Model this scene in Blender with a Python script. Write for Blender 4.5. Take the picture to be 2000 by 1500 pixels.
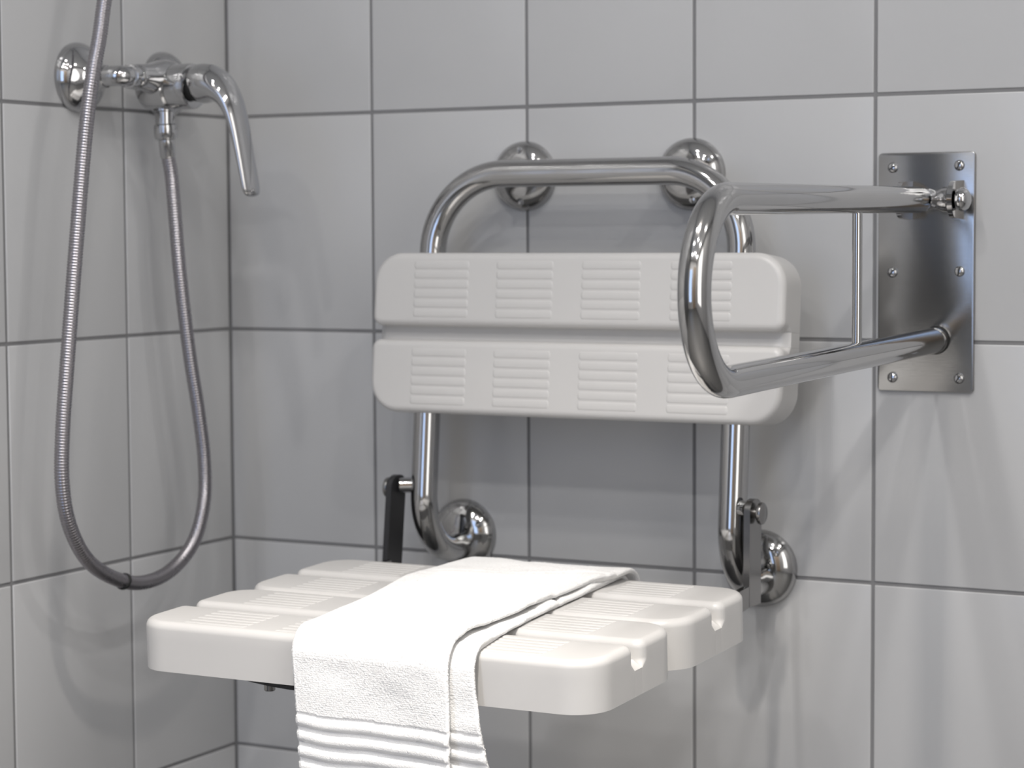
import bpy, math
import numpy as np
from mathutils import Vector, Matrix

for o in list(bpy.data.objects):
    bpy.data.objects.remove(o, do_unlink=True)
S = bpy.context.scene
COL = S.collection
PI = math.pi
Z0 = 0.95                      # height of the upper grout row seen in the photograph

# ------------------------------------------------------------------ camera
cd = bpy.data.cameras.new('camera')
cam = bpy.data.objects.new('camera', cd)
COL.objects.link(cam)
YAW, PIT, ROL = -0.491961601, -0.0675480299, -0.00573190186
fwd = Vector((math.sin(YAW) * math.cos(PIT), math.cos(YAW) * math.cos(PIT), math.sin(PIT)))
rgt = Vector((math.cos(YAW), -math.sin(YAW), 0))
up = rgt.cross(fwd)
r2 = rgt * math.cos(ROL) + up * math.sin(ROL)
u2 = -rgt * math.sin(ROL) + up * math.cos(ROL)
mw = Matrix((r2, u2, -fwd)).transposed().to_4x4()
mw.translation = Vector((1.55390189, -2.19042557, -0.137445006 + Z0))
cam.matrix_world = mw
cd.sensor_fit = 'HORIZONTAL'
cd.sensor_width = 36
cd.lens = 4373.343 / 2000 * 36
cd.clip_start = 0.05
cd.dof.use_dof = True
cd.dof.focus_distance = 1.93
cd.dof.aperture_fstop = 8.0
S.camera = cam

# ------------------------------------------------------------------ exposure, world, lamps
S.view_settings.view_transform = 'Standard'
S.view_settings.look = 'None'
S.view_settings.gamma = 1.0
S.view_settings.use_curve_mapping = False
S.view_settings.exposure = 0.32
w = bpy.data.worlds.new('room_world')
S.world = w
w.use_nodes = True
w.node_tree.nodes['Background'].inputs[0].default_value = (0.5, 0.52, 0.55, 1)
w.node_tree.nodes['Background'].inputs[1].default_value = 0.05

CEIL = 2.45


def lamp(name, loc, energy, size, color, spread=180, rot=(0, 0, 0), shape='DISK', size_y=None):
    l = bpy.data.lights.new(name, 'AREA')
    l.shape = shape
    l.size = size
    if size_y:
        l.size_y = size_y
    l.energy = energy
    l.color = color
    l.spread = math.radians(spread)
    o = bpy.data.objects.new(name, l)
    o.location = loc
    o.rotation_euler = rot
    COL.objects.link(o)
    return o


WARM = (1.0, 0.93, 0.85)
NEUTRAL = (1.0, 0.98, 0.955)
for (lx, ly, e, sp, c) in [(0.92, -1.28, 14.0, 74, WARM), (0.60, -1.35, 4.5, 165, NEUTRAL), (2.05, -0.95, 6.5, 165, NEUTRAL),
                           (0.60, -2.0, 5.0, 170, NEUTRAL), (1.30, -1.75, 5.0, 170, NEUTRAL), (2.05, -1.8, 7.0, 170, NEUTRAL),
                           (0.60, -2.7, 6.5, 170, NEUTRAL), (1.30, -2.6, 7.5, 170, NEUTRAL), (2.05, -2.7, 7.5, 170, NEUTRAL)]:
    lamp('downlight', (lx, ly, CEIL - 0.02), e, 0.09, c, sp)
# daylight through the window in the front wall
WX, WZ, WW, WH = 0.75, 1.1, 0.7, 1.5
lamp('window_daylight', (WX, -3.17, WZ), 6.5, WW, (0.50, 0.66, 1.0), 180, (PI / 2, 0, 0), 'RECTANGLE', WH)

# light from the next room through the doorway in the right wall
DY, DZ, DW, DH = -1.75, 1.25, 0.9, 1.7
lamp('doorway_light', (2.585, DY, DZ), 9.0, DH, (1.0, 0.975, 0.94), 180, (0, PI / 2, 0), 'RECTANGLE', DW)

# ------------------------------------------------------------------ materials
def mat(name, base, rough=0.5, metal=0.0, noise=0.0, nscale=8.0, bump=0.0, bscale=60.0, spec=None, sheen=0.0, coat=0.0, rnoise=0.0,
        stretch=None):
    m = bpy.data.materials.new(name)
    m.use_nodes = True
    nt = m.node_tree
    b = nt.nodes['Principled BSDF']
    b.inputs['Base Color'].default_value = (*base, 1)
    b.inputs['Roughness'].default_value = rough
    b.inputs['Metallic'].default_value = metal
    if spec is not None:
        b.inputs['Specular IOR Level'].default_value = spec
    if sheen:
        b.inputs['Sheen Weight'].default_value = sheen
        b.inputs['Sheen Roughness'].default_value = 0.5
    if coat:
        b.inputs['Coat Weight'].default_value = coat
    tc = nt.nodes.new('ShaderNodeTexCoord')
    mp = nt.nodes.new('ShaderNodeMapping')
    nt.links.new(tc.outputs['Object'], mp.inputs['Vector'])
    if stretch:
        mp.inputs['Scale'].default_value = stretch
    if noise or rnoise:
        n = nt.nodes.new('ShaderNodeTexNoise')
        n.inputs['Scale'].default_value = nscale
        n.inputs['Detail'].default_value = 4
        nt.links.new(mp.outputs[0], n.inputs['Vector'])
        if noise:
            mx = nt.nodes.new('ShaderNodeMix')
            mx.data_type = 'RGBA'
            mx.inputs[6].default_value = (*[c * (1 - noise) for c in base], 1)
            mx.inputs[7].default_value = (*[min(1, c * (1 + noise)) for c in base], 1)
            nt.links.new(n.outputs['Fac'], mx.inputs[0])
            nt.links.new(mx.outputs[2], b.inputs['Base Color'])
        if rnoise:
            mr = nt.nodes.new('ShaderNodeMapRange')
            mr.inputs[3].default_value = max(0.02, rough - rnoise)
            mr.inputs[4].default_value = rough + rnoise
            nt.links.new(n.outputs['Fac'], mr.inputs[0])
            nt.links.new(mr.outputs[0], b.inputs['Roughness'])
    if bump:
        n2 = nt.nodes.new('ShaderNodeTexNoise')
        n2.inputs['Scale'].default_value = bscale
        n2.inputs['Detail'].default_value = 3
        nt.links.new(mp.outputs[0], n2.inputs['Vector'])
        bp = nt.nodes.new('ShaderNodeBump')
        bp.inputs['Strength'].default_value = bump
        bp.inputs['Distance'].default_value = 0.001
        nt.links.new(n2.outputs['Fac'], bp.inputs['Height'])
        nt.links.new(bp.outputs[0], b.inputs['Normal'])
    return m


M = {}
M['tile'] = mat('glazed_tile', (0.50, 0.502, 0.507), 0.22, noise=0.03, nscale=5, bump=0.02, bscale=14, spec=0.45)
M['grout'] = mat('grout', (0.20, 0.20, 0.205), 0.9, noise=0.12, nscale=30, bump=0.3, bscale=400)
M['paint'] = mat('ceiling_paint', (0.75, 0.75, 0.74), 0.9, bump=0.1, bscale=200)
M['dark_wall'] = mat('wall_paint', (0.55, 0.54, 0.53), 0.7, noise=0.05)
M['alcove'] = mat('dark_panel', (0.07, 0.068, 0.066), 0.5, noise=0.1)
M['floor'] = mat('floor_tile', (0.08, 0.08, 0.08), 0.5, noise=0.1, nscale=12)
M['frame'] = mat('window_frame_paint', (0.7, 0.7, 0.68), 0.4, noise=0.02)
M['door'] = mat('door_veneer', (0.35, 0.27, 0.2), 0.45, noise=0.2, nscale=6, stretch=(8, 8, 0.6))
M['chrome'] = mat('polished_chrome', (0.52, 0.52, 0.525), 0.05, 1.0, rnoise=0.02, nscale=30)
M['steel_tube'] = mat('polished_steel_tube', (0.48, 0.477, 0.474), 0.08, 1.0, rnoise=0.03, nscale=25)
M['dark_steel'] = mat('dull_steel', (0.30, 0.295, 0.29), 0.22, 1.0, rnoise=0.05, nscale=40)
M['brushed'] = mat('brushed_steel', (0.36, 0.36, 0.36), 0.17, 1.0, bump=0.05, bscale=60, stretch=(1, 1, 30), noise=0.06, nscale=20)
M['hose'] = mat('hose_metal', (0.36, 0.345, 0.365), 0.28, 1.0, rnoise=0.05, nscale=60)
M['rubber'] = mat('black_rubber_and_gap_shade', (0.012, 0.012, 0.012), 0.6, noise=0.1)
M['black'] = mat('black_steel_and_shade', (0.02, 0.02, 0.022), 0.45, noise=0.1)
M['plastic'] = mat('white_plastic', (0.55, 0.541, 0.53), 0.36, noise=0.02, nscale=18, bump=0.03, bscale=220)
M['towel'] = mat('white_terry', (0.79, 0.788, 0.784), 1.0, noise=0.02, nscale=40, bump=0.5, bscale=900, spec=0.1, sheen=0.25)


# ------------------------------------------------------------------ mesh helpers
def mesh_obj(name, V, F, m, parent=None, smooth=True, sharp=40, M4=None):
    V = np.asarray(V, dtype=np.float64).reshape(-1, 3)
    me = bpy.data.meshes.new(name)
    if isinstance(F, np.ndarray):
        n, k = F.shape
        me.vertices.add(len(V))
        me.vertices.foreach_set('co', V.astype(np.float32).ravel())
        me.loops.add(n * k)
        me.loops.foreach_set('vertex_index', F.astype(np.int32).ravel())
        me.polygons.add(n)
        me.polygons.foreach_set('loop_start', np.arange(0, n * k, k, dtype=np.int32))
        me.update(calc_edges=True)
    else:
        me.from_pydata([tuple(v) for v in V], [], [tuple(f) for f in F])
    me.materials.append(m)
    if M4 is not None:
        me.transform(M4)
    import bmesh
    bm = bmesh.new()
    bm.from_mesh(me)
    bmesh.ops.recalc_face_normals(bm, faces=bm.faces)
    bm.to_mesh(me)
    bm.free()
    if smooth:
        me.shade_smooth()
        me.set_sharp_from_angle(angle=math.radians(sharp))
    o = bpy.data.objects.new(name, me)
    COL.objects.link(o)
    if parent:
        o.parent = parent
    return o


class MB:
    """collects shapes that belong to ONE part"""

    def __init__(self):
        self.V, self.F = [], []

    def add(self, V, F):
        k = len(self.V)
        self.V += [tuple(map(float, v)) for v in V]
        self.F += [tuple(i + k for i in f) for f in F]
        return self

    def build(self, name, m, parent=None, smooth=True, sharp=40, M4=None):
        return mesh_obj(name, self.V, self.F, m, parent, smooth, sharp, M4)


def rings(R, cap0=True, cap1=True, closed=False):
    """R: list of rings (n points each) -> verts, faces"""
    n = len(R[0])
    V = [p for r in R for p in r]
    F = []
    m = len(R)
    for i in range(m if closed else m - 1):
        a, b = i * n, ((i + 1) % m) * n
        for k in range(n):
            k2 = (k + 1) % n
            F.append((a + k, a + k2, b + k2, b + k))
    if not closed:
        if cap0:
            F.append(tuple(range(n))[::-1])
        if cap1:
            F.append(tuple((m - 1) * n + k for k in range(n)))
    return V, F


def frame_of(d):
    d = np.asarray(d, float)
    d = d / np.linalg.norm(d)
    a = np.array([0, 0, 1.0]) if abs(d[2]) < 0.9 else np.array([1.0, 0, 0])
    x = np.cross(a, d)
    x /= np.linalg.norm(x)
    return x, np.cross(d, x), d


def lathe(profile, origin, axis, n=40):
    """profile [(radius, height)] turned about axis"""
    x, y, d = frame_of(axis)
    o = np.asarray(origin, float)
    R = []
    for r, h in profile:
        R.append([o + d * h + (x * math.cos(2 * PI * k / n) + y * math.sin(2 * PI * k / n)) * max(r, 1e-5) for k in range(n)])
    return rings(R)


def sweep(P, rad, n=28, n0=None, flat=None):
    """tube along points P; rad scalar or list; flat=(b,t) lists scale the two cross axes about n0"""
    P = np.asarray(P, float)
    T = np.gradient(P, axis=0)
    T /= np.linalg.norm(T, axis=1)[:, None]
    x = frame_of(T[0])[0] if n0 is None else np.asarray(n0, float)
    R = []
    rad = np.broadcast_to(np.asarray(rad, float), (len(P),))
    for i in range(len(P)):
        x = x - T[i] * np.dot(x, T[i])
        x /= np.linalg.norm(x)
        y = np.cross(T[i], x)
        a, b = (rad[i], rad[i]) if flat is None else (flat[0][i], flat[1][i])
        R.append([P[i] + x * a * math.cos(2 * PI * k / n) + y * b * math.sin(2 * PI * k / n) for k in range(n)])
    return rings(R)


def polypath(pts, radii, seg=14, step=None):
    """polyline with rounded corners"""
    pts = [np.asarray(p, float) for p in pts]
    out = [pts[0]]
    for i in range(1, len(pts) - 1):
        a, b, c = pts[i - 1], pts[i], pts[i + 1]
        u = (a - b) / np.linalg.norm(a - b)
        v = (c - b) / np.linalg.norm(c - b)
        ang = math.acos(np.clip(np.dot(u, v), -1, 1))
        r = radii[i - 1]
        t = r / math.tan(ang / 2)
        bis = (u + v) / np.linalg.norm(u + v)
        cen = b + bis * r / math.sin(ang / 2)
        p0, p1 = b + u * t, b + v * t
        e0, e1 = (p0 - cen) / r, (p1 - cen) / r
        om = math.acos(np.clip(np.dot(e0, e1), -1, 1))
        for k in range(seg + 1):
            s = k / seg
            out.append(cen + r * (math.sin((1 - s) * om) * e0 + math.sin(s * om) * e1) / math.sin(om))
    out.append(pts[-1])
    # densify the straight runs a little
    res = [out[0]]
    for a, b in zip(out[:-1], out[1:]):
        L = np.linalg.norm(b - a)
        if L < 1e-6:
            continue
        m = max(1, int(L / (step or 0.03)))
        for k in range(1, m + 1):
            res.append(a + (b - a) * k / m)
    return np.array(res)


def catmull(pts, n):
    """centripetal-ish Catmull-Rom through pts resampled to n equally spaced points"""
    P = np.asarray(pts, float)
    P = np.vstack([2 * P[0] - P[1], P, 2 * P[-1] - P[-2]])
    out = []
    for i in range(1, len(P) - 2):
        for t in np.linspace(0, 1, 40, endpoint=False):
            p0, p1, p2, p3 = P[i - 1:i + 3]
            out.append(0.5 * (2 * p1 + (p2 - p0) * t + (2 * p0 - 5 * p1 + 4 * p2 - p3) * t * t + (3 * p1 - p0 - 3 * p2 + p3) * t ** 3))
    out.append(P[-2])
    out = np.array(out)
    return resample(out, n)


def resample(P, n):
    s = np.concatenate([[0], np.cumsum(np.linalg.norm(np.diff(P, axis=0), axis=1))])
    q = np.linspace(0, s[-1], n)
    return np.stack([np.interp(q, s, P[:, k]) for k in range(P.shape[1])], 1)


def outline(w, h, radii, inset=0.0, seg=8, x0=0.0, y0=0.0, guard=0.0):
    """rounded rectangle from (x0,y0), size w x h; radii for corners (x-,y-),(x+,y-),(x+,y+),(x-,y+)"""
    pts = []
    cor = [(0, 0, 1, 1, PI), (w, 0, -1, 1, 1.5 * PI), (w, h, -1, -1, 0), (0, h, 1, -1, 0.5 * PI)]
    for (cx, cy, sx, sy, a0), r in zip(cor, radii):
        rr = max(r - inset, 2e-4)
        ox, oy = cx + sx * (inset + rr), cy + sy * (inset + rr)
        arc = [(x0 + ox + rr * math.cos(a0 + PI / 2 * k / seg), y0 + oy + rr * math.sin(a0 + PI / 2 * k / seg)) for k in range(seg + 1)]
        if guard:                                            # extra points a fixed way along the straight edges
            d = max(0.012, r + guard)
            g1 = (x0 + cx + sx * inset, y0 + cy + sy * d) if a0 in (PI, 0) else (x0 + cx + sx * d, y0 + cy + sy * inset)
            g2 = (x0 + cx + sx * d, y0 + cy + sy * inset) if a0 in (PI, 0) else (x0 + cx + sx * inset, y0 + cy + sy * d)
            arc = [g1] + arc + [g2]
        pts += arc
    return pts


def slab(w, h, t, radii, fil=0.0, fseg=6, seg=8, x0=0, y0=0, z0=0, fbot=0.0):
    """extruded rounded rectangle, top edge rounded by fil, bottom edge by fbot"""
    L = []
    if fbot:
        for k in range(4):
            a = PI / 2 * k / 3
            L.append((fbot * (1 - math.sin(a)), fbot * (1 - math.cos(a))))
    else:
        L.append((0, 0))
    L.append((0, t - fil))
    if fil:
        for k in range(1, fseg + 1):
            a = PI / 2 * k / fseg
            L.append((fil * (1 - math.cos(a)), t - fil + fil * math.sin(a)))
    R = [[(x, y, z0 + zz) for x, y in outline(w, h, radii, ins, seg, x0, y0)] for ins, zz in L]
    return rings(R)


def box(a, b):
    x0, y0, z0 = a
    x1, y1, z1 = b
    V = [(x0, y0, z0), (x1, y0, z0), (x1, y1, z0), (x0, y1, z0), (x0, y0, z1), (x1, y0, z1), (x1, y1, z1), (x0, y1, z1)]
    F = [(0, 3, 2, 1), (4, 5, 6, 7), (0, 1, 5, 4), (1, 2, 6, 5), (2, 3, 7, 6), (3, 0, 4, 7)]
    return V, F


def basis(o, x, y, z):
    m = Matrix((x, y, z)).transposed().to_4x4()
    m.translation = Vector(o)
    return m


def thing(name, loc, label, cat, group=None):
    o = bpy.data.objects.new(name, None)
    o.empty_display_size = 0.05
    COL.objects.link(o)
    o.location = loc
    o['label'] = label
    o['category'] = cat
    if group:
        o['group'] = group
    return o


def settle(root):
    """children were built in world coordinates: keep them there"""
    bpy.context.view_layer.update()
    inv = Matrix.Translation(-root.location)
    for c in root.children:
        c.data.transform(inv)
        for g in c.children:
            g.data.transform(inv)


def struct(o, label=None):
    o['kind'] = 'structure'
    if label:
        o['label'] = label
    return o


# ------------------------------------------------------------------ room shell
RX, RY = 2.6, -3.2
LY = -1.4                                                    # the tiled shower wall ends here
TP = 0.2                                                     # tile pitch across
TH = 0.25                                                    # tile pitch up
TT = 0.008                                                   # tile thickness in front of the grout bed
J = 0.0036                                                   # joint
GB = 0.0012                                                  # grout lies this far behind the tile face
struct(mesh_obj('floor', *box((-0.1, RY - 0.1, -0.08), (RX + 0.1, 0.1, 0)), M['floor'], smooth=False), 'dark grey bathroom floor')
struct(mesh_obj('ceiling', *box((-0.1, RY - 0.1, CEIL), (RX + 0.1, 0.1, CEIL + 0.08)), M['paint'], smooth=False), 'white painted ceiling')
wall_back = struct(mesh_obj('wall_back', *box((-0.1, GB, 0), (RX + 0.1, 0.1, CEIL)), M['grout'], smooth=False),
                   'grey grouted wall of large pale grey tiles behind the shower seat')
struct(mesh_obj('wall_side', *box((-0.1, RY, 0), (-GB, LY, CEIL)), M['alcove'], smooth=False), 'dark panelled wall beyond the shower')
wall_left = struct(mesh_obj('wall_left', *box((-0.1, LY, 0), (-GB, GB, CEIL)), M['grout'], smooth=False),
                   'grey grouted wall of large pale grey tiles carrying the shower mixer')
struct(mesh_obj('wall_right', *box((RX, RY, 0), (RX + 0.1, GB, CEIL)), M['dark_wall'], smooth=False), 'pale painted side wall')
mb = MB()
wx0, wx1, wz0, wz1 = WX - WW / 2, WX + WW / 2, WZ - WH / 2, WZ + WH / 2
mb.add(*box((-0.1, RY - 0.1, 0), (wx0, RY, CEIL)))
mb.add(*box((wx1, RY - 0.1, 0), (RX + 0.1, RY, CEIL)))
mb.add(*box((wx0, RY - 0.1, 0), (wx1, RY, wz0)))
mb.add(*box((wx0, RY - 0.1, wz1), (wx1, RY, CEIL)))
struct(mb.build('wall_front', M['dark_wall'], smooth=False), 'pale painted wall with the window')
mb = MB()
for a, b in [((wx0 - .05, RY, wz0 - .05), (wx0, RY + .02, wz1 + .05)), ((wx1, RY, wz0 - .05), (wx1 + .05, RY + .02, wz1 + .05)),
             ((wx0, RY, wz0 - .05), (wx1, RY + .02, wz0)), ((wx0, RY, wz1), (wx1, RY + .02, wz1 + .05))]:
    mb.add(*box(a, b))
struct(mb.build('window_1', M['frame'], smooth=False), 'pale window frame')
mb = MB()
mb.add(*box((1.5, RY, 0), (2.35, RY + .03, 2.05)))
struct(mb.build('door_1', M['door'], smooth=False), 'brown bathroom door')

tile_cache = {}


def tile(w, h, parent, mtx):
    key = (round(w, 4), round(h, 4))
    if key not in tile_cache:
        V, F = slab(w - J, h - J, TT, [0.0012] * 4, 0.0012, 3, 2, J / 2, J / 2, -TT)
        o = mesh_obj('tile', V, F, M['tile'], None, True, 50)
        tile_cache[key] = o.data
    else:
        o = bpy.data.objects.new('tile', tile_cache[key])
        COL.objects.link(o)
    o.parent = parent
    o.matrix_world = mtx


rows = [0.0, 0.2]
z = 0.2
while z < CEIL - 0.01:
    z = min(z + TH, CEIL)
    rows.append(z)
bx = [0.0, 0.20013]
while bx[-1] < RX - 0.01:
    bx.append(min(bx[-1] + TP, RX))
ly = [0.0, 0.19649]
while ly[-1] < -LY - 0.01:
    ly.append(min(ly[-1] + TP, -LY))
stuff_b, stuff_l = [], []
for i in range(len(bx) - 1):
    for j in range(len(rows) - 1):
        wdt, hgt = bx[i + 1] - bx[i], rows[j + 1] - rows[j]
        if hgt < 0.02 or wdt < 0.02:
            continue
        # local x -> world x, local y -> world z, local z -> world -y
        mtx = basis((bx[i], 0, rows[j]), Vector((1, 0, 0)), Vector((0, 0, 1)), Vector((0, -1, 0)))
        tile(wdt, hgt, wall_back, mtx)
for i in range(len(ly) - 1):
    for j in range(len(rows) - 1):
        wdt, hgt = ly[i + 1] - ly[i], rows[j + 1] - rows[j]
        if hgt < 0.02 or wdt < 0.02:
            continue
        # local x -> world +y, local y -> world z, local z -> world +x
        mtx = basis((0, -ly[i + 1], rows[j]), Vector((0, 1, 0)), Vector((0, 0, 1)), Vector((1, 0, 0)))
        tile(wdt, hgt, wall_left, mtx)


def W(p):
    """measured coordinates (z from the upper grout row) -> world"""
    return np.array([p[0], p[1], p[2] + Z0])


# ------------------------------------------------------------------ folding shower seat
seat = thing('shower_chair', (0.503, -0.06, 0.45), 'folding white plastic shower seat with slatted backrest on a chromed tube frame', 'shower seat')
XL, XR = 0.322, 0.684
TR = 0.0146                                                  # tube radius


def leg_y(zz):
    return -0.072 - (-zz - 0.15) * 0.088


ZT, ZF, ZFR = -0.0745, -0.488, -0.503
yt, yb = leg_y(ZT), leg_y(ZF)
# one bent tube: wall -> leg -> top bar -> leg -> wall
pts = [W((XL, -0.004, ZF)), W((XL, yb, ZF)), W((XL, yt, ZT)), W((XR, yt, ZT)), W((XR, yb, ZFR)), W((XR, -0.004, ZFR))]
path = polypath(pts, [0.062, 0.083, 0.083, 0.062], 18, 0.02)
mesh_obj('tube_frame', *sweep(path, TR, 32, n0=(0, 0, 1)), M['steel_tube'], seat)['label'] = 'chromed bent tube frame'


def flange(x, zz, R=0.0385, screws=()):
    o = W((x, 0, zz))
    prof = [(R, 0.0), (R, 0.002), (R * 0.985, 0.005), (R * 0.93, 0.009), (R * 0.82, 0.013), (R * 0.66, 0.0165), (R * 0.5, 0.0185), (0.0, 0.0192)]
    f = mesh_obj('wall_flange', *lathe(prof, o, (0, -1, 0), 48), M['steel_tube'], seat)
    for a in screws:
        p = o + np.array([math.cos(a) * R * 0.72, -0.0145, math.sin(a) * R * 0.72])
        sp = [(0.0042, -0.003), (0.0042, 0.001), (0.003, 0.0028), (0, 0.0034)]
        mesh_obj('screw', *lathe(sp, p, (0, -1, 0), 14), M['chrome'], f)


XF0, XF1 = 0.3985, 0.598
flange(XF0, ZT - 0.0012, screws=(-PI / 2 + 0.05, PI / 2))
flange(XF1, ZT - 0.0025, screws=(-PI / 2 + 0.25, 0.55))
flange(XL - 0.003, ZF + 0.011, 0.0400, screws=(0.5,))
flange(XR - 0.007, ZFR + 0.011, 0.0410, screws=(0.7,))
for x in (XF0, XF1):
    mesh_obj('stub_tube', *sweep([W((x, -0.012, ZT)), W((x, yt + 0.004, ZT))], 0.0105, 24), M['steel_tube'], seat)

MW, MD, MH, GV = 0.476, 0.172, 0.046, 0.015                  # moulding: width, depth, thickness, groove
SD = (MD - GV) / 2
FL = 0.0275                                                  # floor of the groove


def moulding(name, M4, parent, label=None):
    V, F = [], []
    # channel floor between the two slats, its ends rounded off outwards
    prof = []
    n = 20
    for k in range(n + 1):
        x = MW * k / n
        prof.append(x)
    mb = MB()
    xs = [0.0, 0.001, 0.003, 0.006, 0.009] + list(np.linspace(0.02, MW - 0.02, 10)) + [MW - 0.009, MW - 0.006, MW - 0.003, MW - 0.001, MW]

    def drop(x):
        e = min(x, MW - x)
        return 0.0 if e > 0.009 else 0.0045 * (1 - e / 0.009) ** 1.5

    R = []
    for x in xs:
        ring = [(x, SD, 0.0), (x, SD + GV, 0.0)]
        for k in range(9):
            t = k / 8
            yy = SD + GV - GV * t
            c = (yy - (SD + GV / 2)) / (GV / 2)
            ring.append((x, yy, FL - drop(x) + (0.0015 * c * c if min(x, MW - x) > 0.009 else 0)))
        R.append(ring)
    mb.add(*rings(R))
    p = mb.build(name, M['plastic'], parent, True, 28, M4)
    if label:
        p['label'] = label
    ro = 0.033
    for y0, inner in ((0, 1), (SD + GV, 0)):
        # below the channel floor the end face is flush; above it the inner corners are rounded into the channel
        L = [(0, 0, .0004), (0, FL - 0.006, .0004)]
        for k in range(1, 9):
            t = k / 8
            L.append((0, FL - 0.006 + 0.009 * t, .0004 + 0.0096 * t * t * (3 - 2 * t)))
        L.append((0, MH - 0.0075, 0.010))
        for k in range(1, 9):
            a = PI / 2 * k / 8
            L.append((0.0075 * (1 - math.cos(a)), MH - 0.0075 + 0.0075 * math.sin(a), 0.010))
        R = []
        for ins, zz, ri in L:
            rad = [ro, ro, ri, ri] if inner else [ri, ri, ro, ro]
            R.append([(x, y, zz) for x, y in outline(MW, SD, rad, ins, 10, 0, y0, 0.002)])
        mesh_obj('slat', *rings(R), M['plastic'], p, True, 30, M4)
        for kx in range(4):
            xc = MW / 2 - 0.002 + (kx - 1.5) * 0.1003
            mb = MB()
            for q in range(6):
                yc = y0 + SD / 2 + (q - 2.5) * 0.0103
                R = []
                hw, hl, hh = 0.0046, 0.034, 0.0010
                for sx, f in [(-1, 0.15), (-0.985, 0.6), (-0.95, 0.95), (-0.9, 1), (0.9, 1), (0.95, 0.95), (0.985, 0.6), (1, 0.15)]:
                    ring = []
                    for k in range(9):
                        a = PI * k / 8
                        ring.append((xc + sx * hl, yc - hw * f * math.cos(a), MH - 0.0004 + hh * f * math.sin(a) ** 0.8))
                    R.append(ring)
                mb.add(*rings(R))
            mb.build('grip_ribs', M['plastic'], p, True, 50, M4)
    return p


# backrest: leans with the legs
lean = 0.088
vz = Vector((0, lean, 1)).normalized()
vw = Vector((1, 0, 0)).cross(vz)                             # outward, towards the room
zb = -0.3335
moulding('backrest', basis(W((0.2725, leg_y(zb) + 0.004, zb)), Vector((1, 0, 0)), vz, vw), seat, 'white plastic backrest of two ribbed slats')
# seat panels, tilted a little down to the front
tilt = 0.0367
vy = Vector((0, 1, tilt)).normalized()
vn = Vector((1, 0, 0)).cross(vy)
for y0 in (-0.548, -0.373):
    zt = -0.5255 + (y0 + 0.213) * tilt
    moulding('seat_panel', basis(W((0.274, y0, zt - 0.0005)), Vector((1, 0, 0)), vy, vn), seat)

# folding arms: hanging straps beside the legs and flat arms under the seat
for side, xs, zp in ((-1, 0.2925, -0.412), (1, 0.7105, -0.417)):
    ya = -0.108
    mb = MB()
    wv, th = 0.0155, 0.0033
    # strap with a round head, drawn in the y-z plane
    prof = [(-wv, -0.513), (wv, -0.513)]
    for k in range(11):
        a = PI * k / 10
        prof.append((wv * math.cos(a), zp + wv * 0.75 * math.sin(a)))
    tx = -0.006 if side < 0 else 0.0
    R = [[W((xs + s * th + tx * (zp - pz) / 0.1, ya + py + (pz + 0.513) * 0.02, pz)) for py, pz in prof] for s in (-1, 1)]
    mb.add(*rings(R))
    st = mb.build('hinge_strap', M['dark_steel'] if side > 0 else M['black'], seat, True, 30)  # left strap coloured black for the shade on its inner face
    # arm running forward below the slats
    R = [[W((xs + s * th, yy, zz)) for yy, zz in ((ya - wv + 0.001, -0.513), (ya - wv + 0.001, -0.492), (-0.52, -0.516), (-0.52, -0.532), (-0.2, -0.522))] for s in (-1, 1)]
    mb = MB()
    mb.add(*rings(R))
    mb.build('seat_arm', M['dark_steel'], seat, True, 30)
    # pivot through the leg lug
    yl = ya + 0.0022
    xi = XL if side < 0 else XR
    mesh_obj('pivot_lug', *sweep([W((xi + side * 0.008, leg_y(zp), zp)), W((xs - side * 0.004, yl, zp))], 0.0085, 20), M['chrome'], seat)
    px = xs + side * 0.003
    prof = [(0.0055, -0.002), (0.0055, 0.004), (0.0108, 0.0042), (0.0114, 0.006), (0.011, 0.008), (0.009, 0.0092), (0, 0.0096)]
    mesh_obj('pivot_bolt', *lathe(prof, W((px, yl, zp - 0.003)), (side, 0, 0), 28), M['dark_steel'], seat)
# cross member beneath the front panel
mb = MB()
R = []
for yy in (-0.526, -0.500):
    zz = -0.5255 + (yy + 0.213) * tilt
    ring = []
    tt = np.linspace(-1, 1, 17)
    for t in tt:
        ring.append(W((0.505 + t * 0.150, yy, zz - 0.0115 * (1 - abs(t) ** 4))))
    for t in tt[::-1]:
        ring.append(W((0.505 + t * 0.137, yy, zz + 0.0005)))
    R.append(ring)
mb.add(*rings(R))
xm = mb.build('cross_bar', M['black'], seat, True, 40)
for x in (0.402, 0.608):
    zz = -0.5255 + (-0.513 + 0.213) * tilt
    mesh_obj('bolt', *lathe([(0.0052, 0.004), (0.0052, 0.0165), (0.0046, 0.0172), (0, 0.0172)], W((x, -0.513, zz)), (0, 0, -1), 20), M['dark_steel'], xm)
settle(seat)

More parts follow.
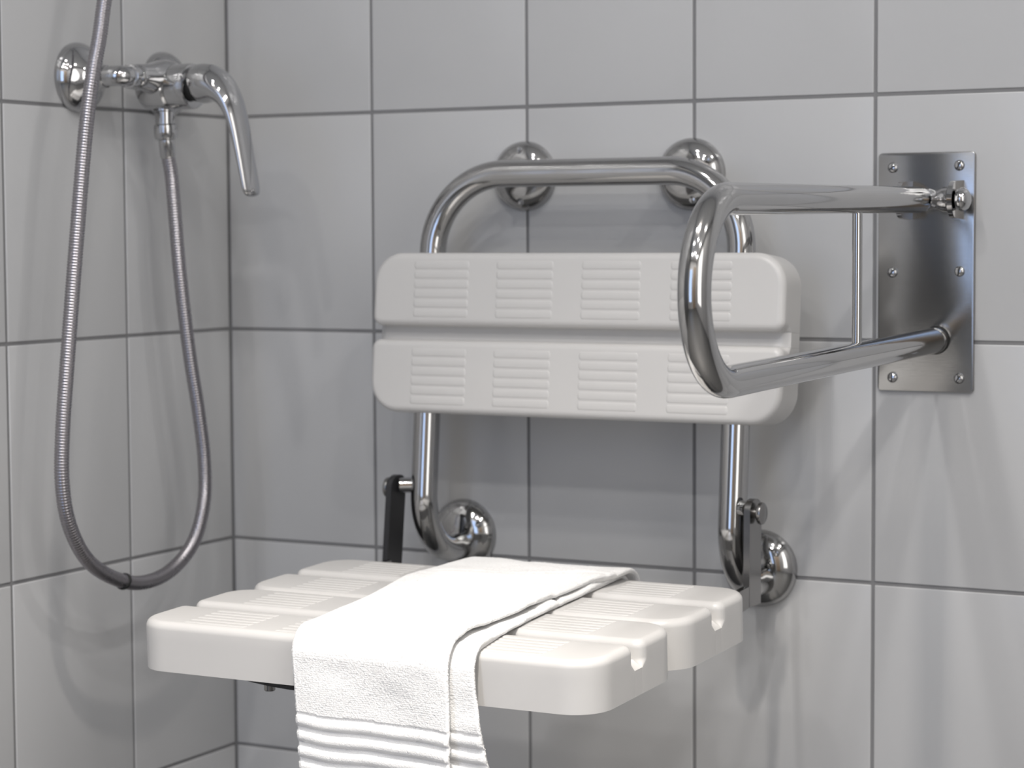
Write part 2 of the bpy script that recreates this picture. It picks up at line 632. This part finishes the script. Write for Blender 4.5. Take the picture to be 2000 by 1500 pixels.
# ------------------------------------------------------------------ fold-down grab rail on its wall plate
rail = thing('grab_rail', (0.86, -0.004, 0.77), 'chromed U-shaped fold-down grab rail on a screwed steel wall plate', 'grab rail')
m4 = basis(W((0.8055, -0.0005, -0.3003)), Vector((1, 0, 0)), Vector((0, 0, 1)), Vector((0, -1, 0)))
V, F = slab(0.1, 0.2408, 0.0035, [0.004] * 4, 0.0006, 2, 5)
plate = mesh_obj('wall_plate', V, F, M['brushed'], rail, True, 30, m4)
plate['label'] = 'brushed steel wall plate'
YP = -0.004
for (x, zz, a) in [(0.8206, -0.0742, 0.6), (0.8895, -0.0733, 1.1), (0.8207, -0.18, 0.9), (0.8904, -0.1788, 1.35), (0.8213, -0.2867, 1.5), (0.8907, -0.286, 0.9)]:
    R0 = 0.0054
    mb = MB()
    prof = [(R0, 0), (R0 * 0.97, 0.0008), (R0 * 0.8, 0.0019), (R0 * 0.5, 0.0026), (0, 0.0028)]
    mb.add(*lathe(prof, W((x, YP, zz)), (0, -1, 0), 24))
    s = mb.build('screw', M['chrome'], plate)
    c, d = math.cos(a), math.sin(a)
    V, F = box((-R0 * 0.72, -0.0007, 0.0014), (R0 * 0.72, 0.0007, 0.0030))
    mm = basis(W((x, YP, zz)), Vector((c, 0, d)), Vector((-d, 0, c)), Vector((0, -1, 0)))
    k = len(s.data.vertices)
    sl = mesh_obj('screw_slot', V, F, M['black'], plate, False, 30, mm)
RR = 0.0127
dr = np.array([0.034, -0.99937, -0.0087])
A = W((0.8666, -0.004, -0.2483))
B = A + np.array([0, 0, 0.141])
L1 = 0.589
upv = np.array([0, 0, 0.141])
low = [A + dr * t for t in np.linspace(0.0105, L1, 24)]
arc = []
for k in range(1, 30):
    a = -PI / 2 + PI * k / 30
    arc.append(A + dr * L1 + upv / 2 + dr * 0.0705 * math.cos(a) + np.array([0, 0, 0.0705]) * math.sin(a))
upp = [B + dr * t for t in np.linspace(L1, 0.066, 24)]
Prail = np.array(low + arc + upp)
mesh_obj('rail_tube', *sweep(Prail, RR, 36, n0=(1, 0, 0)), M['steel_tube'], rail)['label'] = 'chromed U-shaped tube'
# lower end: rounded collar and black rubber ring against the plate
mesh_obj('collar', *lathe([(RR - 0.001, 0.0015), (RR + 0.0002, 0.003), (RR + 0.0007, 0.006), (RR + 0.0007, 0.013), (RR - 0.0003, 0.0145)], A, dr, 36), M['steel_tube'], rail)
mesh_obj('rubber_buffer', *lathe([(RR - 0.0015, 0.0003), (RR + 0.0012, 0.0006), (RR + 0.0014, 0.0020), (RR + 0.0008, 0.0034), (RR - 0.0015, 0.0036)], A, dr, 36), M['rubber'], rail)
# thin upright between the two tubes
p0 = A + dr * 0.262
mesh_obj('upright_rod', *sweep([p0 + np.array([0, 0, 0.011]), p0 + np.array([0, 0, 0.070]), p0 + np.array([0, 0, 0.130])], 0.0046, 18), M['steel_tube'], rail)
# upper end: end ball, waisted neck, pin between two ears
prof = [(RR, 0.067), (RR * 0.98, 0.063), (RR * 0.88, 0.0585), (0.0092, 0.0555), (0.0076, 0.052), (0.0072, 0.046), (0.0082, 0.041), (0.0105, 0.0375), (0.0112, 0.034), (0.0105, 0.026), (0, 0.0255)]
mesh_obj('hinge_neck', *lathe(prof, B, dr, 32), M['chrome'], rail)
mb = MB()
hp = B + dr * 0.0265
for xo in (-0.0285, 0.0245):
    prof = []
    for k in range(13):
        a = -PI / 2 + PI * k / 12
        prof.append((-0.0245 - 0.0185 * math.cos(a), 0.0185 * math.sin(a)))
    prof += [(0.0, 0.0195), (0.0, -0.0195)]
    R = [[np.array([hp[0] + xo + s, YP + y + 0.0, hp[2] + zz]) for y, zz in prof] for s in (-0.0025, 0.0025)]
    br = mesh_obj('hinge_ear', *rings(R), M['chrome'], rail, True, 30)
mesh_obj('hinge_barrel', *lathe([(0.004, -0.0255), (0.0105, -0.0252), (0.0122, -0.0235), (0.0122, -0.017), (0.0098, -0.012), (0.0090, -0.004), (0.0090, 0.002), (0.0100, 0.0095), (0.0125, 0.0145),
                                (0.0125, 0.0195), (0.0105, 0.0215), (0.004, 0.0218)], hp, (1, 0, 0), 32), M['chrome'], rail)
mesh_obj('hinge_pin', *lathe([(0, -0.039), (0.0055, -0.038), (0.0085, -0.034), (0.0085, -0.031), (0.0055, -0.0308), (0.0055, 0.027), (0.0075, 0.0272), (0.0105, 0.0285),
                              (0.0118, 0.032), (0.0115, 0.0355), (0.009, 0.039), (0.005, 0.041), (0, 0.0415)], hp + np.array([0, 0.0, 0]), (1, 0, 0), 28), M['chrome'], rail)
settle(rail)

# ------------------------------------------------------------------ shower mixer
mix = thing('shower_mixer', tuple(W((0.0, -0.2, 0.031))), 'chrome single-lever shower mixer on the tiled left wall', 'mixer tap')
YM, ZM, XM = -0.2012, 0.031, 0.060
for yy in (YM - 0.075, YM + 0.075):
    prof = [(0.0375, 0.0003), (0.0378, 0.003), (0.0365, 0.008), (0.033, 0.0135), (0.027, 0.019), (0.020, 0.0235), (0.0155, 0.027), (0.0135, 0.031), (0.0128, 0.036), (0.012, 0.040)]
    mesh_obj('escutcheon', *lathe(prof, W((0, yy, ZM)), (1, 0, 0), 44), M['chrome'], mix)
    s = 1 if yy < YM else -1
    el = polypath([W((0.030, yy, ZM)), W((XM, yy, ZM)), W((XM, yy + s * 0.03, ZM))], [0.013], 12, 0.006)
    e = mesh_obj('inlet_elbow', *sweep(el, 0.0108, 26), M['chrome'], mix)
mb = MB()
half = [(0.0105, 0.064), (0.0128, 0.063), (0.0132, 0.060), (0.0132, 0.054), (0.0124, 0.0525), (0.0136, 0.051), (0.0142, 0.045), (0.0150, 0.035), (0.0164, 0.026), (0.0184, 0.018), (0.0206, 0.010)]
prof = [(r, -h) for r, h in half] + [(0.0218, 0.0)] + half[::-1]
mesh_obj('mixer_body', *lathe(prof, W((XM, YM, ZM)), (0, 1, 0), 44), M['chrome'], mix)
ZC = ZM - 0.0085
prof = [(0.010, -0.026), (0.018, -0.0265), (0.0235, -0.021), (0.0255, -0.012), (0.0260, 0.0), (0.0260, 0.012), (0.0243, 0.0135), (0.0238, 0.0142), (0.0245, 0.015), (0.0248, 0.017), (0.0246, 0.038),
        (0.0240, 0.0395), (0.0225, 0.040), (0.0200, 0.0405), (0.010, 0.0407)]
mesh_obj('cartridge_housing', *lathe(prof, W((XM, YM, ZC)), (1, 0, 0), 48), M['chrome'], mix)
mesh_obj('hose_outlet', *lathe([(0.0125, 0.015), (0.0125, 0.034), (0.0105, 0.035), (0.0105, 0.049)], W((XM, YM, ZM)), (0, 0, -1), 28), M['chrome'], mix)
# lever: domed cap over the cartridge that runs out and down into a long flat handle
mesh_obj('gap_shade_neck', *lathe([(0.017, 0.038), (0.017, 0.050)], W((XM, YM, ZC + 0.001)), (1, 0, 0), 32), M['rubber'], mix)  # added black neck: its colour stands for the shade in the gap
hp_ = [(0.1035, 0.0235), (0.106, 0.0245), (0.112, 0.0250), (0.122, 0.0240), (0.131, 0.0208), (0.1385, 0.0155), (0.145, 0.0080), (0.1505, -0.0015), (0.155, -0.013), (0.159, -0.027),
       (0.1628, -0.043), (0.1665, -0.060), (0.1700, -0.077), (0.1725, -0.0900), (0.1738, -0.0955), (0.1743, -0.0975)]
bw = [0.0165, 0.0220, 0.0240, 0.0240, 0.0232, 0.0218, 0.0202, 0.0188, 0.0177, 0.0168, 0.0162, 0.0158, 0.0156, 0.0148, 0.0115, 0.004]
bt = [0.0155, 0.0200, 0.0215, 0.0205, 0.0180, 0.0148, 0.0120, 0.0100, 0.0086, 0.0076, 0.0068, 0.0062, 0.0058, 0.0052, 0.0042, 0.002]
PH = np.array([[x, YM, zz, a, b] for (x, zz), a, b in zip(hp_, bw, bt)])
q = catmull(PH, 60)
mesh_obj('lever', *sweep([W(v[:3]) for v in q], 1.0, 32, n0=(0, 1, 0), flat=(q[:, 3], q[:, 4])), M['chrome'], mix)['label'] = 'curved chrome lever'
settle(mix)

# ------------------------------------------------------------------ shower hose
hose = thing('shower_hose', tuple(W((0.06, -0.19, -0.02))), 'ribbed metal shower hose hanging in a long loop below the mixer', 'shower hose')
hpts = [(0.06, YM, -0.019), (0.06, -0.1985, -0.045), (0.061, -0.1925, -0.075), (0.064, -0.1910, -0.1218), (0.066, -0.1863, -0.1837), (0.068, -0.1743, -0.269), (0.07, -0.1616, -0.3353),
        (0.07, -0.1524, -0.3906), (0.07, -0.1546, -0.4395), (0.071, -0.1781, -0.4809), (0.072, -0.2215, -0.5054), (0.074, -0.2733, -0.5109),
        (0.075, -0.3208, -0.4998), (0.077, -0.3674, -0.4744), (0.079, -0.3975, -0.436), (0.081, -0.4108, -0.3923), (0.083, -0.4116, -0.3399),
        (0.087, -0.4062, -0.2621), (0.092, -0.3932, -0.1328), (0.096, -0.3814, -0.0292), (0.0985, -0.3712, 0.0281), (0.098, -0.3594, 0.065), (0.097, -0.3493, 0.1021),
        (0.095, -0.322, 0.20), (0.092, -0.29, 0.33), (0.088, -0.26, 0.48), (0.083, -0.245, 0.60), (0.072, -0.24, 0.68)]
pitch = 0.0030
sub = 4
Lh = 2.2
q = catmull([W(p) for p in hpts], 2200)
Lh = np.sum(np.linalg.norm(np.diff(q, axis=0), axis=1))
NH = int(Lh / pitch) * sub
q = resample(q, NH)
ph = np.arange(NH) % sub
rad = 0.0076 + np.array([0.0, 0.00055, 0.00055, 0.0])[ph] - 0.0004
mesh_obj('hose_tube', *sweep(q, rad, 20), M['hose'], hose, True, 80)
t0 = W((0.06, YM, -0.018))
mesh_obj('coupling_nut', *lathe([(0.0095, -0.002), (0.0122, 0.0), (0.0128, 0.003), (0.0128, 0.012), (0.0118, 0.015), (0.0092, 0.0165)], t0, (0, 0.08, -1), 24), M['chrome'], hose)
mesh_obj('end_sleeve', *lathe([(0.0088, 0.012), (0.0090, 0.014), (0.0086, 0.034), (0.0078, 0.036)], t0, (0, 0.12, -1), 24), M['chrome'], hose)
# black tie around the bottom of the loop
kt = int(np.argmin(np.linalg.norm(q - W((0.075, -0.306, -0.5045)), axis=1)))
tq = q[kt + 6] - q[kt - 6]
tq = tq / np.linalg.norm(tq) + np.array([0, 0.0, 0.25])
mesh_obj('black_tie', *lathe([(0.0074, -0.0016), (0.0092, -0.0014), (0.0095, 0.0), (0.0092, 0.0014), (0.0074, 0.0016)], q[kt], tq, 24), M['rubber'], hose)
# wall holder that carries the upper end
e1 = q[-1]
mesh_obj('wall_holder', *lathe([(0.022, 0.0003), (0.022, 0.006), (0.012, 0.010), (0.012, 0.085), (0.009, 0.09)], np.array([0, e1[1], e1[2] + 0.012]), (1, 0, 0), 28), M['chrome'], hose)
settle(hose)

# ------------------------------------------------------------------ folded towel over the seat
rng = np.random.default_rng(7)


def top_z(y):
    return -0.4795 + tilt * (y + 0.213)


YFR, YBK = -0.5505, -0.199
pt = [np.array([YBK + 0.009, -0.575]), np.array([YBK + 0.009, top_z(YBK) + 0.0012]), np.array([YFR - 0.0085, top_z(YFR) + 0.0008]), np.array([YFR - 0.0115, -0.555]), np.array([YFR - 0.0155, -0.69])]
pt3 = [np.array([0, a[0], a[1]]) for a in pt]
cen = polypath(pt3, [0.018, 0.018, 0.05], 30, 0.004)[:, 1:]
NS = 900
cen = resample(cen, NS)
# sits on the curve: offsets grow outwards
tg = np.gradient(cen, axis=0)
tg /= np.linalg.norm(tg, axis=1)[:, None]
nr = np.stack([tg[:, 1], -tg[:, 0]], 1)                        # outward normal (up on the seat)
if nr[NS // 2][1] < 0:
    nr = -nr
ds = np.linalg.norm(np.diff(cen, axis=0), axis=1)
s_ = np.concatenate([[0], np.cumsum(ds)])
i_back = int(np.argmax(cen[:, 1] > top_z(YBK) - 0.004))
s_b = s_[int(np.argmin(np.linalg.norm(cen - np.array([YBK, top_z(YBK)]), axis=1)))]
s_f = s_[int(np.argmin(np.linalg.norm(cen - np.array([YFR, top_z(YFR)]), axis=1)))]
sm = (s_ - s_b) / (s_f - s_b)                                  # 0 at the back edge, 1 at the front edge, more below


def along(kx, kv):
    # smooth interpolation
    x = np.interp(sm, kx, kv)
    k = np.ones(41) / 41
    xp = np.concatenate([np.full(20, x[0]), x, np.full(20, x[-1])])
    return np.convolve(xp, k, 'valid')


xl = along([-.5, 0, .15, .35, .6, .8, .95, 1.0, 1.1, 1.3, 1.7], [.462, .441, .429, .4265, .4445, .452, .4575, .4595, .4635, .4715, .481])
xru = along([-.5, 0, .1, .25, .4, .55, .65, .75, .9, 1.0, 1.1, 1.3, 1.7], [.618, .622, .622, .611, .612, .611, .617, .611, .615, .621, .625, .631, .631])
xrl = along([-.5, 0, .1, .4, .6, .8, .95, 1.0, 1.1, 1.3, 1.7], [.612, .612, .614, .6185, .622, .629, .638, .642, .6445, .657, .683])
TK = 0.0042
gapr = along([-.5, 0, .2, .4, .55, .64, .72, .82, .92, 1.0, 1.1, 1.3, 1.7], [.001, .001, .0015, .0015, .003, .0055, .0025, .003, .006, .0045, .006, .012, .022])
lift = along([-.5, 0, .1, .3, .5, .7, 1.0, 1.2, 1.7], [0.0, .0, .0015, .003, .002, .001, .0, .0, .0])   # the soft middle stands a little higher
NU, NR, NI = 230, 10, 60
s2 = s_[:, None]


def lerp_row(a, b, n, ends=True):
    t = np.linspace(0, 1, n, endpoint=ends)
    return a[:, None] + (b - a)[:, None] * t[None, :], t


def smooth_noise(shape, cells, seed):
    g = np.random.default_rng(seed)
    c = g.standard_normal((cells[0] + 3, cells[1] + 3))
    a = np.linspace(0, cells[0], shape[0])
    b = np.linspace(0, cells[1], shape[1])
    ia, ib = a.astype(int), b.astype(int)
    fa, fb = a - ia, b - ib
    fa, fb = (fa * fa * (3 - 2 * fa))[:, None], (fb * fb * (3 - 2 * fb))[None, :]
    return (c[ia][:, ib] * (1 - fa) * (1 - fb) + c[ia + 1][:, ib] * fa * (1 - fb) + c[ia][:, ib + 1] * (1 - fa) * fb + c[ia + 1][:, ib + 1] * fa * fb)


def gapf(t):
    return 0.0006 + (gapr[:, None] - 0.0006) * np.clip(t, 0, 1) ** 2.2


X, H, TX = [], [], []
# lower layer, underside: right -> left
x, t = lerp_row(xrl, xl + 0.004, 40, False)
X.append(x); H.append(np.zeros_like(x)); TX.append(np.zeros_like(x))
# fold on the left side
hf = (2 * TK + 0.0006) / 2
a = np.linspace(0, PI, 14, endpoint=False)
X.append(xl[:, None] + 0.0045 - 0.0045 * np.sin(a)[None, :]); H.append((hf - hf * np.cos(a))[None, :] + 0 * s2); TX.append(np.broadcast_to(np.sin(a)[None, :], (NS, 14)) * 0.8)
# upper layer, outer side: left -> right
x, t = lerp_row(xl + 0.0045, xru - 0.0015, NU, False)
dome = lift[:, None] * np.sin(PI * np.clip(t, 0, 1))[None, :] ** 0.8
Hu = 2 * TK + gapf(t[None, :]) + dome
X.append(x); H.append(Hu); TX.append(np.ones_like(x))
# rounded right edge of the upper layer
a = np.linspace(0, PI, NR, endpoint=False)
X.append(xru[:, None] - 0.0015 + 0.0022 * np.sin(a)[None, :])
H.append(TK + gapr[:, None] + TK / 2 + TK / 2 * np.cos(a)[None, :]); TX.append(np.broadcast_to(np.full(NR, 0.6)[None, :], (NS, NR)))
# upper layer, inner side: right -> left
x, t = lerp_row(xru - 0.0015, xl + 0.008, 40, False)
dome = lift[:, None] * np.sin(PI * np.clip(1 - t, 0, 1))[None, :] ** 0.8
X.append(x); H.append(TK + gapf(1 - t[None, :]) + dome); TX.append(np.zeros_like(x))
# lower layer, upper side: left -> right
x, t = lerp_row(xl + 0.007, xrl - 0.0015, 150, False)
X.append(x); H.append(np.full_like(x, TK)); TX.append(np.ones_like(x))
a = np.linspace(0, PI, NR, endpoint=False)
X.append(xrl[:, None] - 0.0015 + 0.0022 * np.sin(a)[None, :])
H.append(TK / 2 + TK / 2 * np.cos(a)[None, :] + 0 * s2); TX.append(np.broadcast_to(np.full(NR, 0.5)[None, :], (NS, NR)))
X = np.concatenate(X, 1)
H = np.concatenate(H, 1)
TX = np.concatenate(TX, 1)
NC = X.shape[1]
c_up = slice(40, 40 + 14 + NU + NR)
# woven border of rounded ribs on the hanging end
zz = cen[:, 1]
hang = (sm > 1.05)
rib = np.zeros((NS, NC))
wob = 0.0006 * smooth_noise((1, NC), (1, 9), 3)[0] + 0.0003 * smooth_noise((1, NC), (1, 22), 5)[0]
zloc = zz[:, None] + wob[None, :] + 0.0002 * smooth_noise((NS, NC), (30, 12), 9)
Z1, PR = -0.5600, 0.0134
ph = (Z1 - zloc) / PR
inband = hang[:, None] & (ph > 0) & (ph < 6)
fr = ph - np.floor(ph)
prof = np.where(fr < 0.66, 0.0027 * np.sqrt(np.clip(1 - ((fr - 0.33) / 0.33) ** 2, 0, 1)), -0.0006)
rib = np.where(inband, prof, 0.0)
pre = hang[:, None] & (ph > -0.22) & (ph <= 0)
rib = np.where(pre, -0.0010, rib)
plain = (hang[:, None] & (ph >= 6))
# terry loops: short rows across the towel plus random loops
amp = np.where(inband, 0.00014, 0.00040)
rows_ = np.sin(2 * PI * (s_[:, None] / 0.0018) + 0.7 * smooth_noise((NS, NC), (60, 24), 11))
loops = 0.55 * rows_ * (0.7 + 0.3 * smooth_noise((NS, NC), (300, 200), 12)) + 0.3 * rng.standard_normal((NS, NC))
soft = 0.0009 * smooth_noise((NS, NC), (14, 5), 21) + 0.0006 * smooth_noise((NS, NC), (34, 12), 22)
soft[:, :40] = 0
crease = np.zeros((NS, NC))
top = np.clip(1 - np.abs(sm - 0.35) / 0.5, 0, 1)[:, None] * np.clip((X - xl[:, None]) / 0.04, 0.15, 1)
for (c0, wv, sl, dp) in [(0.10, 0.016, 0.06, 0.0034), (0.26, 0.015, -0.05, 0.0034), (0.42, 0.015, 0.07, 0.0034), (0.60, 0.014, -0.03, 0.0015)]:
    xx = (X - 0.54) / 0.09
    d = sm[:, None] - (c0 + sl * xx + 0.02 * np.sin(3 * xx + c0 * 9))
    crease += dp * np.exp(-(d / 0.06) ** 2) - dp * 0.9 * np.exp(-((d + 0.05) / wv) ** 2)
H2 = H + TX * (rib + amp * loops + crease * top) + np.where(TX > 0.3, soft * 0.8, 0)
H2[:, :40] = np.maximum(H2[:, :40], 0)
# the lower layer swings back a little where it hangs free at its right edge
tl = np.clip((X - 0.60) / 0.06, 0, 1) * np.clip((sm[:, None] - 1.18) / 0.3, 0, 1)
low_cols = np.zeros(NC, bool)
low_cols[:40] = True
low_cols[NC - 160:] = True
H2 = H2 - np.where(low_cols[None, :], 0.016 * tl, 0)
# keep the lower layer below the upper one
X2 = X + np.where(TX > 0.3, 0.00025, 0) * rng.standard_normal((NS, NC))
nx = -np.sin(0) * X2
Yv = cen[:, 0][:, None] + nr[:, 0][:, None] * H2
Zv = cen[:, 1][:, None] + nr[:, 1][:, None] * H2 + Z0
fold = slice(40, 54)
# the hanging end bows gently
bow = np.where(sm[:, None] > 1, 0.004 * np.sin(2.2 * PI * (X2 - 0.46) / 0.17) * np.clip(sm[:, None] - 1, 0, 0.4) / 0.4, 0)
Yv = Yv - bow * 0.6
V = np.stack([X2, Yv, Zv], 2).reshape(-1, 3)
I = np.arange(NS * NC).reshape(NS, NC)
Fq = np.stack([I[:-1, :], np.roll(I, -1, 1)[:-1, :], np.roll(I, -1, 1)[1:, :], I[1:, :]], 2).reshape(-1, 4)
me_t = bpy.data.meshes.new('folded_towel')
allF = [Fq]
nq = len(Fq)
me_t.vertices.add(len(V))
me_t.vertices.foreach_set('co', V.astype(np.float32).ravel())
capA, capB = I[0, ::-1], I[-1, :]
loopsv = np.concatenate([Fq.ravel(), capA, capB]).astype(np.int32)
me_t.loops.add(len(loopsv))
me_t.loops.foreach_set('vertex_index', loopsv)
me_t.polygons.add(nq + 2)
me_t.polygons.foreach_set('loop_start', np.concatenate([np.arange(0, nq * 4, 4), [nq * 4, nq * 4 + NC]]).astype(np.int32))
me_t.update(calc_edges=True)
me_t.materials.append(M['towel'])
me_t.shade_smooth()
towel = bpy.data.objects.new('folded_towel', me_t)
COL.objects.link(towel)
towel['label'] = 'folded white terry towel with ribbed border draped over the shower seat'
towel['category'] = 'towel'
